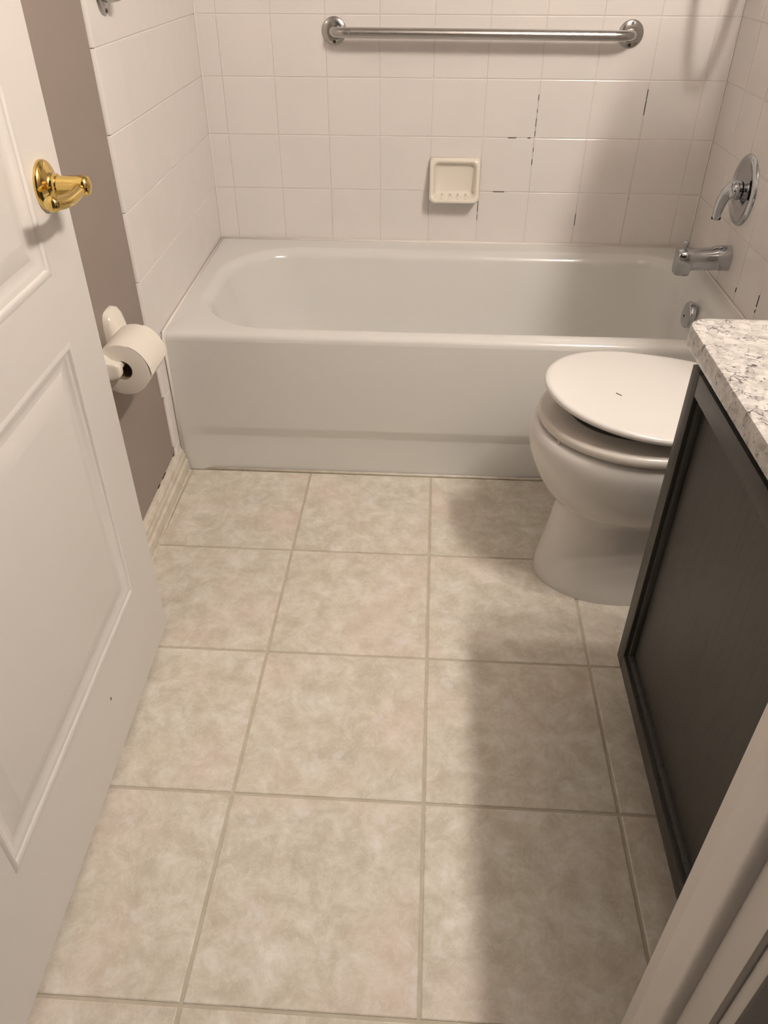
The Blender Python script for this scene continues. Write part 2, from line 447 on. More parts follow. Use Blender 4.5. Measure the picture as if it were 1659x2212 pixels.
# ------------------------------------------------------------------ door frame, right jamb (trim_1)
tr = empty('trim_1', (DX1, YF, 0)); struct(tr, 'white painted door jamb with stop moulding at lower right', 'door frame')
def T1(o): o.parent = tr; o.matrix_parent_inverse = Matrix.Translation((-DX1, -YF, 0)); return o
T1(box('jamb', DX1, DX1 + 0.02, YH, YF, 0, 2.04, 'trim', None, 0.0012, 2))
bm = bmesh.new()
prof = [(DX1 + 0.001, -2.152), (DX1 - 0.0105, -2.152), (DX1 - 0.0115, -2.153)]
for k in range(9):
    a = k / 8 * PI / 2
    prof.append((DX1 - 0.0115 + 0.0125 * (1 - math.cos(a)), -2.1885 - 0.0095 * math.sin(a)))
add_loops(bm, [[(x, y, z) for x, y in prof] for z in (0.0, 2.03)], True, True, True)
T1(obj('stop_moulding', bm, 'trim', None, True, angle=30))
bm = bmesh.new()
add_box(bm, DX1 + 0.006, DX1 + 0.066, YH - 0.016, YH, 0, 2.10, 0.004, 2)
T1(obj('casing', bm, 'trim', None, True, angle=35))
T1(box('casing', DX1 + 0.006, DX1 + 0.066, YF, YF + 0.012, 0, 2.10, 'trim', None, 0.003, 2))
tl = empty('trim_2', (DX0, YF, 0)); struct(tl, 'white painted hinge-side door jamb', 'door frame')
def T2(o): o.parent = tl; o.matrix_parent_inverse = Matrix.Translation((-DX0, -YF, 0)); return o
T2(box('jamb', DX0 - 0.02, DX0 - 0.002, YH, YF - 0.025, 0, 2.04, 'trim', None, 0.0012, 2))
T2(box('head_jamb', DX0, DX1, YH, YF, 2.04, 2.06, 'trim', None, 0.0012, 2))

# ------------------------------------------------------------------ baseboard left
bb = empty('baseboard_left', mat=LW); struct(bb, 'grimy white moulded baseboard under the taupe wall', 'baseboard')
bm = bmesh.new()
prof = [(-0.009, 0.0), (0.0135, 0.0), (0.0135, 0.034), (0.011, 0.037), (0.0085, 0.038), (0.0085, 0.052), (0.006, 0.056), (0.0055, 0.066), (0.002, 0.073), (-0.002, 0.078), (-0.009, 0.079)]
add_loops(bm, [[(s, o, z) for o, z in prof] for s in (0.7655, 2.10)], True, True, True)
obj('moulding', bm, 'base', bb)
bm = bmesh.new()
for s0, s1 in ((0.90, 0.93), (0.955, 0.972), (0.81, 0.822)):
    add_box(bm, s0, s1, -0.0078, -0.0062, 0.0785, 0.0815)
obj('chipped_paint', bm, 'rust', bb)
bm = bmesh.new()
add_tube(bm, [(0.7655, 0.0135, 0.002), (2.1, 0.0135, 0.002)], 0.003, 6)
obj('floor_caulk', bm, 'base', bb)

# ------------------------------------------------------------------ bathtub
tub = tag(empty('bathtub', (0.75, -0.38, 0)), 'white built-in bathtub along the tiled back wall', 'bathtub')
def TB(o): o.parent = tub; o.matrix_parent_inverse = Matrix.Translation((-0.75, 0.38, 0)); return o
NB = 96
def rrect(x0, x1, y0, y1, r, z, n=NB, rr=None):
    """rounded rectangle, n points, same angular order; r left corners, rr right corners"""
    rr = r if rr is None else rr
    pts = []
    q = n // 4
    corners = [((x1 - rr, y1 - rr), rr, 0), ((x0 + r, y1 - r), r, 90), ((x0 + r, y0 + r), r, 180), ((x1 - rr, y0 + rr), rr, 270)]
    for (cx, cy), rad, a0 in corners:
        for k in range(q):
            a = math.radians(a0 + 90 * k / (q - 1))
            pts.append((cx + rad * math.cos(a), cy + rad * math.sin(a), z))
    return pts
# outer corners follow the slightly skewed left wall
def skewpts(pts):
    out = []
    for x, y, z in pts:
        k = max(0.0, min(1.0, 1 - (x - 0.0) / 0.3))
        out.append((x + k * (-y) * 0.03, y, z))
    return out
X0 = 0.0025; X1 = XR - 0.0015; Y0 = YA; Y1 = -0.0045
lp = []
# apron-side rolled edge is the outermost loop
lp.append(skewpts(rrect(X0, X1, Y0 + 0.000, Y1, 0.004, TUBZ - 0.018)))
lp.append(skewpts(rrect(X0, X1, Y0 + 0.001, Y1, 0.004, TUBZ - 0.010)))
lp.append(skewpts(rrect(X0, X1, Y0 + 0.005, Y1, 0.004, TUBZ - 0.003)))
lp.append(skewpts(rrect(X0, X1, Y0 + 0.013, Y1, 0.004, TUBZ)))
ox0, ox1, oy0, oy1 = 0.078, 1.462, -0.699, -0.098
for k in range(11):
    an = math.radians(82 * k / 10)
    ins = -0.024 + 0.036 * math.sin(an); dz = 0.036 * (1 - math.cos(an))
    lp.append(rrect(ox0 + ins, ox1 - ins * 0.8, oy0 + ins, oy1 - ins, 0.215 - ins, TUBZ - dz, rr=0.15 - ins))
for lx, rx, yy, z, r in ((0.026, 0.024, 0.022, 0.33, 0.20), (0.052, 0.034, 0.034, 0.25, 0.19), (0.095, 0.046, 0.048, 0.17, 0.18), (0.145, 0.060, 0.062, 0.115, 0.16), (0.19, 0.085, 0.085, 0.085, 0.14), (0.26, 0.125, 0.125, 0.072, 0.10), (0.45, 0.25, 0.18, 0.068, 0.06)):
    lp.append(rrect(ox0 + lx, ox1 - rx, oy0 + yy, oy1 - yy, r, z, rr=min(r, 0.14)))
bm = bmesh.new(); add_loops(bm, lp, True, False, True)
TB(obj('basin', bm, 'tub', None, True, angle=48))
# apron: proud upper panel, chamfer, recessed foot band
bm = bmesh.new()
xa0, xa1 = 0.0255, XR - 0.002
prof = [(YA + 0.03, TUBZ - 0.018), (YA, TUBZ - 0.018), (YA, 0.145), (YA + 0.0005, 0.138), (YA + 0.0125, 0.112), (YA + 0.0135, 0.106), (YA + 0.0135, 0.0005), (YA + 0.03, 0.0005)]
def aprow(x, k):
    return [(x, (YA + (y - YA) * k) if y < YA + 0.02 else y, z) for y, z in prof]
add_loops(bm, [aprow(xa0, 0.25), aprow(xa0 + 0.05, 0.25), aprow(xa0 + 0.085, 1.0), aprow(xa1, 1.0)], True, True, True)
TB(obj('apron', bm, 'tub', None, True, angle=50))
# caulk lines
bm = bmesh.new(); add_tube(bm, [(0.004, -0.0048, TUBZ + 0.001), (XR - 0.004, -0.0048, TUBZ + 0.001)], 0.0045, 8); TB(obj('caulk_bead', bm, 'caulk', None, True))
bm = bmesh.new(); add_tube(bm, [(0.0045, -0.004, TUBZ + 0.001), (0.0275, -0.758, TUBZ + 0.001), (0.0285, -0.766, TUBZ - 0.01), (0.0275, -0.766, 0.07)], 0.0042, 8); TB(obj('caulk_bead', bm, 'caulk', None, True))
bm = bmesh.new(); add_tube(bm, [(XR - 0.004, -0.004, TUBZ + 0.001), (XR - 0.004, -0.76, TUBZ + 0.001)], 0.0042, 8); TB(obj('caulk_bead', bm, 'caulk', None, True))
bm = bmesh.new(); add_tube(bm, [(0.04, YA + 0.008, 0.001), (XR - 0.01, YA + 0.008, 0.001)], 0.0045, 8); TB(obj('floor_caulk', bm, 'base', None, True))
# overflow plate on the tap end
oc = Vector((1.428, -0.384, 0.334)); od = Vector((-1, 0.0, 0.10)).normalized()
bm = bmesh.new(); add_lathe(bm, [(0.036, -0.008), (0.0375, 0.0), (0.0365, 0.006), (0.033, 0.0095), (0.02, 0.0105), (0.0, 0.011)], oc, od, 32)
op = TB(obj('overflow_plate', bm, 'chrome', None, True, angle=40))
bm = bmesh.new(); add_lathe(bm, [(0.003, 0.0), (0.0028, 0.0022), (0.0, 0.0025)], oc + od * 0.0105 + Vector((0, 0.004, -0.006)), od, 12)
s_ = obj('screw', bm, 'dark', op, True)

# ------------------------------------------------------------------ toilet
YC = -1.12
to = tag(empty('toilet', (1.12, YC, 0)), 'white toilet with its lid left partly raised, behind the dark vanity', 'toilet')
def TO(o): o.parent = to; o.matrix_parent_inverse = Matrix.Translation((-1.12, -YC, 0)); return o
def egg(xf, xm, xb, hw, z, n=64, eb=0.62, ef=1.0):
    pts = []
    for k in range(n):
        a = 2 * PI * k / n
        c, s = math.cos(a), math.sin(a)
        if c < 0: x = xm - (xm - xf) * abs(c) ** ef
        else: x = xm + (xb - xm) * abs(c) ** eb
        sy = math.copysign(abs(s) ** (1.0 if c < 0 else 0.8), s)
        pts.append((x, YC + hw * sy, z))
    return pts
bm = bmesh.new()
S = [(0.000, 0.957, 0.127, 1.40), (0.012, 0.956, 0.128, 1.40), (0.03, 0.959, 0.126, 1.40), (0.06, 0.965, 0.121, 1.40), (0.10, 0.973, 0.116, 1.40), (0.15, 0.982, 0.111, 1.40),
     (0.19, 0.987, 0.108, 1.40), (0.206, 0.987, 0.108, 1.40), (0.2125, 0.984, 0.113, 1.40), (0.220, 0.976, 0.128, 1.40), (0.232, 0.964, 0.143, 1.40), (0.25, 0.950, 0.155, 1.41), (0.28, 0.933, 0.1655, 1.42), (0.305, 0.922, 0.1715, 1.43), (0.32, 0.9165, 0.1745, 1.43), (0.335, 0.9115, 0.178, 1.43),
     (0.36, 0.9075, 0.1815, 1.43), (0.375, 0.9075, 0.182, 1.43), (0.388, 0.910, 0.180, 1.43), (0.395, 0.916, 0.175, 1.43), (0.397, 0.925, 0.168, 1.42)]
loops = [egg(xf, 1.13, xb, hw, z) for z, xf, hw, xb in S]
loops.append(egg(0.965, 1.13, 1.30, 0.132, 0.397))
loops.append(egg(0.975, 1.13, 1.29, 0.124, 0.385))
loops.append(egg(0.985, 1.13, 1.28, 0.118, 0.34))
loops.append(egg(1.02, 1.13, 1.25, 0.09, 0.26))
loops.append(egg(1.06, 1.13, 1.20, 0.055, 0.20))
add_loops(bm, loops, True, True, True)
TO(obj('bowl', bm, 'china', None, True, angle=60))
bm = bmesh.new(); add_loops(bm, [egg(1.03, 1.13, 1.24, 0.084, 0.252)], True, True, False)
TO(obj('water', bm, 'water', None))
# bowl-to-tank shelf, trapway bulge and tank (behind the vanity)
TO(box('tank_shelf', 1.33, 1.60, YC - 0.11, YC + 0.11, 0.27, 0.395, 'china', None, 0.02, 3))
TO(box('foot', 1.17, 1.47, YC - 0.117, YC + 0.117, 0.0, 0.19, 'china', None, 0.015, 3))
for sgn in (-1, 1):
    bm = bmesh.new(); add_lathe(bm, [(0.013, 0.0), (0.013, 0.008), (0.009, 0.015), (0.0, 0.017)], (1.25, YC + sgn * 0.132, 0.0), (0, 0, 1), 16)
    TO(obj('bolt_cap', bm, 'seat', None, True))
bm = bmesh.new()
add_loops(bm, [rrect(1.425, 1.595, YC - 0.20, YC + 0.20, 0.03, 0.395, 48), rrect(1.415, 1.60, YC - 0.225, YC + 0.225, 0.035, 0.70, 48)], True, True, True)
TO(obj('tank', bm, 'china', None, True, angle=40))
TO(box('tank_lid', 1.405, 1.605, YC - 0.235, YC + 0.235, 0.70, 0.735, 'china', None, 0.012, 3))
# seat ring
def ringmesh(outer, inner, z0, z1, b=0.006):
    (xf, xm, xb, hw), (ixf, ixm, ixb, ihw) = outer, inner
    L = [egg(xf + b, xm, xb, hw - b, z0), egg(xf + b*0.3, xm, xb, hw - b*0.3, z0 + b*0.3), egg(xf, xm, xb, hw, z0 + b), egg(xf, xm, xb, hw, z1 - b), egg(xf + b*0.3, xm, xb, hw - b*0.3, z1 - b*0.3),
         egg(xf + b, xm, xb, hw - b, z1), egg(ixf - b*1.5, ixm, ixb + b, ihw + b*1.5, z1 - 0.001), egg(ixf - b*0.4, ixm, ixb, ihw + b*0.4, z1 - b*0.6), egg(ixf, ixm, ixb, ihw, z1 - b*1.5), egg(ixf + b*0.4, ixm, ixb, ihw - b*0.4, z0)]
    L.append(L[0])
    bm = bmesh.new(); add_loops(bm, L, True)
    bmesh.ops.remove_doubles(bm, verts=bm.verts[:], dist=1e-5)
    return bm
TO(obj('seat', ringmesh((0.9215, 1.13, 1.385, 0.187), (0.99, 1.13, 1.27, 0.112), 0.4015, 0.423, 0.007), 'seat_ring', None, True, angle=50))
# bumpers
for sx, sy in ((0.96, -0.09), (0.96, 0.09), (1.2, -0.15), (1.2, 0.15)):
    TO(box('bumper', sx - 0.008, sx + 0.008, YC + sy - 0.006, YC + sy + 0.006, 0.3955, 0.403, 'seat', None, 0.001, 1))
# lid, tilted open about its hinge
HX, HZ = 1.375, 0.428
tilt = math.atan2(0.484 - 0.012 - HZ, HX - 0.93)
bm = bmesh.new()
lw, lt = 0.188, 0.016
LF = 0.923
L = [egg(LF + 0.012, 1.13, 1.372, lw - 0.012, -0.0), egg(LF + 0.003, 1.13, 1.38, lw - 0.003, 0.002), egg(LF, 1.13, 1.383, lw, 0.006), egg(LF, 1.13, 1.383, lw, lt - 0.005), egg(LF + 0.0025, 1.13, 1.381, lw - 0.0025, lt - 0.0012), egg(LF + 0.010, 1.13, 1.374, lw - 0.010, lt),
     egg(LF + 0.016, 1.13, 1.37, lw - 0.016, lt + 0.0003), egg(LF + 0.08, 1.13, 1.33, lw - 0.08, lt + 0.0025)]
add_loops(bm, L, True, True, True)
bmesh.ops.rotate(bm, verts=bm.verts[:], cent=(HX, YC, 0), matrix=Matrix.Rotation(tilt, 3, 'Y'))
bmesh.ops.translate(bm, verts=bm.verts[:], vec=(0, 0, HZ))
lid = TO(obj('lid', bm, 'seat', None, True, angle=50))
bm = bmesh.new()
fx = 1.062; fz = HZ + lt + 0.0026 + math.tan(tilt) * (HX - fx)
add_tube(bm, [(fx, YC - 0.03, fz + 0.001), (fx + 0.006, YC - 0.035, fz), (fx + 0.010, YC - 0.038, fz - 0.0006)], 0.0007, 6)
obj('scuff_mark', bm, 'dark', lid)
for sgn in (-1, 1):
    bm = bmesh.new(); add_tube(bm, [(HX + 0.012, YC + sgn * 0.085 - 0.02, 0.428), (HX + 0.012, YC + sgn * 0.085 + 0.02, 0.428)], 0.011, 14)
    TO(obj('hinge', bm, 'seat', None, True, angle=40))

# ------------------------------------------------------------------ vanity cabinet and countertop
VX, VYF, VYN = 1.070, -1.491, -2.100
CT = 0.769
va = tag(empty('vanity_cabinet', (1.3, -1.8, 0)), 'dark grey wooden vanity cabinet under the granite top', 'cabinet')
def VA(o): o.parent = va; o.matrix_parent_inverse = Matrix.Translation((-1.3, 1.8, 0)); return o
VA(box('body', VX + 0.019, XW - 0.004, VYN, VYF - 0.002, 0.105, 0.738, 'vanity', None, 0.001, 1))
VA(box('toe_kick', VX + 0.08, XW - 0.004, VYN, VYF - 0.006, 0.0, 0.105, 'vanity', None))
VA(box('top_moulding', VX + 0.0065, VX + 0.020, VYN, VYF + 0.001, 0.7064, 0.7378, 'vanity', None, 0.002, 2))
# framed front: two stiles and two rails round a recessed panel
fz0, fz1 = 0.101, 0.706
sw = 0.034
for y0, y1 in ((VYF - sw, VYF), (VYN, VYN + sw)):
    VA(box('stile', VX, VX + 0.019, y0, y1, fz0, fz1, 'vanity', None, 0.0012, 2))
VA(box('rail', VX, VX + 0.019, VYN + sw, VYF - sw, fz0, fz0 + sw, 'vanity', None, 0.0012, 2))
VA(box('rail', VX, VX + 0.019, VYN + sw, VYF - sw, fz1 - sw, fz1, 'vanity', None, 0.0012, 2))
bm = bmesh.new()
y0, y1, z0, z1 = VYN + sw - 0.001, VYF - sw + 0.001, fz0 + sw - 0.001, fz1 - sw + 0.001
prof = [(0.0, 0.0005), (0.0008, 0.0070), (0.004, 0.0066), (0.0080, 0.0080), (0.0098, 0.0115), (0.0103, 0.0168), (0.012, 0.0170)]
loops = [[(VX + o, y0 + i, z0 + i), (VX + o, y1 - i, z0 + i), (VX + o, y1 - i, z1 - i), (VX + o, y0 + i, z1 - i)] for i, o in prof]
add_loops(bm, loops, True)
VA(obj('bead_moulding', bm, 'vanity', None, True, angle=40))
VA(box('panel', VX + 0.0165, VX + 0.019, y0, y1, z0, z1, 'vanity', None))
# countertop with rounded corner and eased edges
ct = empty('countertop', (1.33, -1.8, CT)); tag(ct, 'speckled white granite countertop on the dark vanity', 'countertop')
bm = bmesh.new()
cx0, cx1, cy0, cy1 = 1.0495, XW - 0.002, VYN - 0.015, -1.4715
def crect(ins, z):
    pts = []
    r = 0.032 - ins
    c = (cx0 + 0.032, cy1 - 0.032)
    for k in range(13):
        a = math.radians(90 + 90 * k / 12)
        pts.append((c[0] + r * math.cos(a), c[1] + r * math.sin(a), z))
    pts += [(cx0 + ins, cy0, z), (cx1, cy0, z), (cx1, cy1 - ins, z)]
    return pts
add_loops(bm, [crect(0.004, CT - 0.031), crect(0.001, CT - 0.030), crect(0, CT - 0.027), crect(0, CT - 0.006), crect(0.0018, CT - 0.0018), crect(0.006, CT)], True, True, True)
slab = obj('slab', bm, 'granite', None, True, angle=35); slab.parent = ct; slab.matrix_parent_inverse = Matrix.Translation((-1.33, 1.8, -CT))

# ------------------------------------------------------------------ door_1 (open into the room)
ta = Vector((0.03788, -0.99928, 0)); na = Vector((0.99928, 0.03788, 0))
DM = Matrix(((ta.x, na.x, 0, 0.148), (ta.y, na.y, 0, -1.372), (0, 0, 1, 0.012), (0, 0, 0, 1)))
d1 = empty('door_1', mat=DM); struct(d1, 'open white moulded panel door on the left', 'door')
DW, DH = 0.800, 2.02
P1 = (0.112, 0.662, 0.196, 0.700)       # lower panel: s0 s1 z0 z1
P2 = (0.112, 0.662, 0.800, 1.900)       # upper panel
bm = bmesh.new()
for s0, s1, z0, z1 in ((0, 0.112, 0, DH), (0.662, DW, 0, DH), (0.112, 0.662, 0, 0.196), (0.112, 0.662, 0.700, 0.800), (0.112, 0.662, 1.900, DH)):
    add_box(bm, s0, s1, -0.0345, 0.0, z0, z1)
bmesh.ops.remove_doubles(bm, verts=bm.verts[:], dist=1e-5)
obj('slab', bm, 'door', d1)
mp_ = [(0.0, 0.0), (0.003, 0.0016), (0.007, 0.0022), (0.010, 0.0002), (0.012, -0.003), (0.016, -0.0035), (0.019, -0.0055), (0.024, -0.0075), (0.028, -0.008)]
for Q in (P1, P2):
    s0, s1, z0, z1 = Q
    bm = bmesh.new(); rect_ring(bm, s0, s1, z0, z1, mp_)
    obj('panel_moulding', bm, 'door', d1, True, angle=50)
    bm = bmesh.new(); rect_ring(bm, s0, s1, z0, z1, [(0.028, -0.008), (0.033, -0.0082), (0.062, -0.0012), (0.064, -0.001)], cap=True)
    rect_ring(bm, s0 - 0.001, s1 + 0.001, z0 - 0.001, z1 + 0.001, [(0, -0.028), (0.002, -0.028)], cap=True)
    obj('panel', bm, 'door', d1, True, angle=12)
bm = bmesh.new(); add_box(bm, 0.306, 0.309, -0.0005, 0.0004, 0.118, 0.124); obj('scuff_mark', bm, 'dark', d1)
# brass lever
hd = empty('door_handle'); hd.parent = d1; hd.location = (0.066, 0, 0.910); hd['label'] = 'polished brass lever handle with round rose'
bm = bmesh.new(); add_lathe(bm, [(0.0335, 0.0), (0.0335, 0.003), (0.032, 0.006), (0.027, 0.009), (0.019, 0.0115), (0.0165, 0.013), (0.0155, 0.018), (0.0155, 0.020), (0.012, 0.0205)], (0, 0, 0), (0, 1, 0), 40)
obj('rose', bm, 'brass', hd, True, angle=60)
bm = bmesh.new(); add_lathe(bm, [(0.0128, 0.019), (0.0128, 0.046), (0.0135, 0.048), (0.0135, 0.058), (0.0115, 0.0625), (0.006, 0.0645), (0.0, 0.065)], (0, 0, 0), (0, 1, 0), 28)
obj('neck', bm, 'brass', hd, True, angle=60)
bm = bmesh.new()
pts = bez((0.0, 0.050, -0.001), (0.03, 0.053, -0.006), (0.055, 0.055, -0.008), (0.085, 0.043, -0.002), 14)
rad = [(0.011 - 0.0035 * math.sin(PI * min(1, i / 14)) * 0.8, 0.0085) for i in range(15)]
add_tube(bm, pts, rad, 18)
lv = obj('lever', bm, 'brass', hd, True, angle=60)
bm = bmesh.new(); e = (pts[-1] - pts[-2]).normalized()
add_lathe(bm, [(0.0098, -0.004), (0.0102, 0.002), (0.0085, 0.0065), (0.004, 0.0085), (0.0, 0.009)], pts[-1], e, 18)
obj('lever_tip', bm, 'brass', hd, True, angle=60)
bm = bmesh.new(); add_box(bm, -0.004, 0.0006, -0.026, -0.0085, 0.885, 0.935, 0.0004, 1)
obj('latch_plate', bm, 'brass', d1)

# ------------------------------------------------------------------ grab bars
def bar_flange(parent, c, n, side):
    c, n = Vector(c), Vector(n)
    bm = bmesh.new(); add_lathe(bm, [(0.0345, 0.0), (0.0345, 0.0025), (0.0325, 0.0045), (0.022, 0.006), (0.018, 0.0068)], c, n, 40)
    f = obj('flange', bm, 'steel', parent, True, angle=45)
    u = n.cross(Vector((0, 0, 1))).normalized()
    for a in (90, 210 if side > 0 else 180, 330 if side < 0 else 0, 270)[:4]:
        if a in (210, 330): continue
        q = c + (u * math.cos(math.radians(a)) + Vector((0, 0, 1)) * math.sin(math.radians(a))) * 0.0262 + n * 0.0052
        bm = bmesh.new(); add_lathe(bm, [(0.0045, -0.002), (0.0043, 0.0008), (0.003, 0.0018), (0.0012, 0.0010), (0.0, 0.0008)], q, n, 14)
        obj('screw', bm, 'rust' if a == 270 else 'steel', f, True)
    return f
gb = tag(empty('grab_bar', (0.805, 0, 0.985)), 'long horizontal chrome grab bar on the back wall above the soap dish', 'grab bar')
RB = 0.0132
def GB(o): o.parent = gb; o.matrix_parent_inverse = Matrix.Translation((-0.805, 0, -0.985)); return o
xa, xb = 0.394, 1.216; yb = -0.056
GB(bar_flange(None, (xa, 0, 0.986), (0, -1, 0), -1)); GB(bar_flange(None, (xb, 0, 0.983), (0, -1, 0), 1))
bm = bmesh.new(); pts = [(xa, -0.004, 0.986)] + bez((xa, -0.014, 0.986), (xa, yb + 0.012, 0.986), (xa + 0.016, yb, 0.986), (xa + 0.052, yb, 0.986), 12)
add_tube(bm, pts, RB, 24); GB(obj('bent_end', bm, 'steel', None, True, angle=60))
bm = bmesh.new(); pts = [(xb, -0.004, 0.983)] + bez((xb, -0.014, 0.983), (xb, yb + 0.012, 0.983), (xb - 0.016, yb, 0.983), (xb - 0.052, yb, 0.983), 12)
add_tube(bm, pts, RB, 24); GB(obj('bent_end', bm, 'steel', None, True, angle=60))
bm = bmesh.new(); add_tube(bm, [(xa + 0.052 + (xb - xa - 0.104) * k / 12, yb, 0.986 - 0.003 * k / 12) for k in range(13)], RB * 1.01, 24)
GB(obj('grip_tube', bm, 'knurl', None, True, angle=60))
# second bar on the left wall, only its lower flange is in view
g2 = tag(empty('grab_bar', mat=LW @ Matrix.Translation((0.748, 0, 1.106))), 'chrome grab bar end on the left tiled wall at the top edge', 'grab bar')
bar_flange(g2, (0, 0, 0), (0, 1, 0), 1); f2 = bar_flange(g2, (0, 0, 0.40), (0, 1, 0), 1)
bm = bmesh.new()
add_tube(bm, [(0, 0.004, 0)] + bez((0, 0.014, 0), (0, 0.044, 0), (0, 0.056, 0.016), (0, 0.056, 0.05), 10) + bez((0, 0.056, 0.35), (0, 0.056, 0.384), (0, 0.044, 0.40), (0, 0.014, 0.40), 10) + [(0, 0.004, 0.40)], RB, 20)
obj('tube', bm, 'steel', g2, True, angle=60)

# ------------------------------------------------------------------ soap dish
sd = tag(empty('soap_dish', (0.752, 0, 0.6)), 'bone ceramic wall soap dish on the white tiles', 'soap dish')
bm = bmesh.new()
def rr2(x0, x1, z0, z1, r, y, n=48):
    return [(x, y, z) for x, z, _ in rrect(x0, x1, z0, z1, r, 0, n)]
def dish_loop(ins, dep, bot, r, slope):
    """dep: projection at the top, bot: projection at the bottom"""
    x0, x1, z0, z1 = -0.078 + ins, 0.078 - ins, -0.062 + ins, 0.062 - ins
    out = []
    for x, z, _ in rrect(x0, x1, z0, z1, r, 0, 64):
        t = (z - (-0.062)) / 0.124
        pr = bot + (dep - bot) * min(1, max(0, t)) ** 0.75
        out.append((x, -pr, z - slope * pr))
    return out
Ld = [dish_loop(0.003, 0.0, 0.0, 0.008, 0), dish_loop(0.0, 0.004, 0.006, 0.010, 0), dish_loop(0.0015, 0.014, 0.050, 0.016, 0.0), dish_loop(0.003, 0.018, 0.060, 0.018, 0.0), dish_loop(0.007, 0.0205, 0.064, 0.018, 0.0), dish_loop(0.011, 0.0195, 0.063, 0.018, 0.0),
      dish_loop(0.0145, 0.015, 0.056, 0.016, 0.0), dish_loop(0.017, 0.010, 0.036, 0.014, 0), dish_loop(0.020, 0.0065, 0.014, 0.012, 0), dish_loop(0.026, 0.005, 0.007, 0.010, 0)]
add_loops(bm, Ld, True, True, True)
o = obj('dish', bm, 'bone', sd, True, angle=70)
for k in range(4):
    x = -0.036 + 0.024 * k
    bm = bmesh.new(); add_tube(bm, [(x, -0.012, -0.0445), (x, -0.036, -0.0472), (x, -0.052, -0.0500)], 0.0038, 12)
    obj('drain_ridge', bm, 'bone', sd, True)

# ------------------------------------------------------------------ shower valve
sv = tag(empty('shower_valve', (XR, -0.345, 0.663)), 'round chrome shower valve with lever on the right tiled wall', 'shower valve')
bm = bmesh.new(); add_lathe(bm, [(0.088, 0.0), (0.088, 0.003), (0.0855, 0.0065), (0.079, 0.010), (0.074, 0.0105), (0.071, 0.008), (0.045, 0.0085), (0.03, 0.010), (0.024, 0.012)], (0, 0, 0), (-1, 0, 0), 56)
esc = obj('escutcheon', bm, 'chrome', sv, True, angle=60)
bm = bmesh.new(); add_lathe(bm, [(0.0215, -0.001), (0.0215, 0.0008), (0.0195, 0.0008), (0.0195, -0.001)], (-0.0122, 0.0, 0.0), (-1, 0, 0), 28); obj('red_mark', bm, 'red', esc)
bm = bmesh.new(); add_lathe(bm, [(0.018, 0.008), (0.018, 0.013), (0.0235, 0.014), (0.0245, 0.018), (0.0245, 0.030), (0.022, 0.037), (0.015, 0.041), (0.0, 0.042)], (0, 0, 0), (-1, 0, 0), 32)
obj('hub', bm, 'chrome', sv, True, angle=60)
bm = bmesh.new()
pts = bez((-0.026, 0.0, 0.004), (-0.040, 0.010, 0.000), (-0.050, 0.018, -0.030), (-0.047, 0.024, -0.080), 14)
add_tube(bm, pts, [((0.0245 - 0.0125 * (i / 14) ** 0.8), 0.0215 - 0.0105 * (i / 14) ** 0.8) for i in range(15)], 20)
obj('lever', bm, 'chrome', sv, True, angle=60)
bm = bmesh.new(); add_tube(bm, [pts[-2] * 0.5 + pts[-1] * 0.5, pts[-1] + (pts[-1] - pts[-2]) * 0.02], [(0.0124, 0.0114)] * 2, 20)
obj('dark_band', bm, 'dark', sv, True, angle=60)

# ------------------------------------------------------------------ tub spout
sp = tag(empty('tub_spout', (XR, -0.36, 0.49)), 'chrome tub spout with diverter knob below the shower valve', 'tub spout')
bm = bmesh.new()
def spl(x, zt, zb, hw, r=None):
    zc = (zt + zb) / 2; hh = (zt - zb) / 2
    pts = []
    for k in range(32):
        a = 2 * PI * k / 32
        c, s = math.cos(a), math.sin(a)
        e = r or 0.8
        pts.append((x, hw * math.copysign(abs(c) ** e, c), zc + hh * math.copysign(abs(s) ** e, s)))
    return pts
add_loops(bm, [spl(0, 0.034, -0.034, 0.031, 1.0), spl(-0.028, 0.034, -0.034, 0.031, 1.0), spl(-0.040, 0.031, -0.034, 0.030, 0.9), spl(-0.052, 0.026, -0.0335, 0.028), spl(-0.085, 0.0235, -0.033, 0.026, 0.7), spl(-0.100, 0.023, -0.034, 0.0255, 0.6), spl(-0.104, 0.023, -0.048, 0.0255, 0.5), spl(-0.112, 0.0228, -0.050, 0.0255, 0.5), spl(-0.134, 0.022, -0.049, 0.025, 0.5), spl(-0.140, 0.019, -0.046, 0.022, 0.5)], True, True, True)
obj('spout_body', bm, 'chrome', sp, True, angle=38)
bm = bmesh.new(); add_lathe(bm, [(0.0042, 0.0), (0.0042, 0.012), (0.006, 0.014), (0.0085, 0.019), (0.0085, 0.021), (0.007, 0.0225), (0.0, 0.023)], (-0.122, 0, 0.0205), (0, 0, 1), 18)
obj('diverter_knob', bm, 'chrome', sp, True, angle=50)

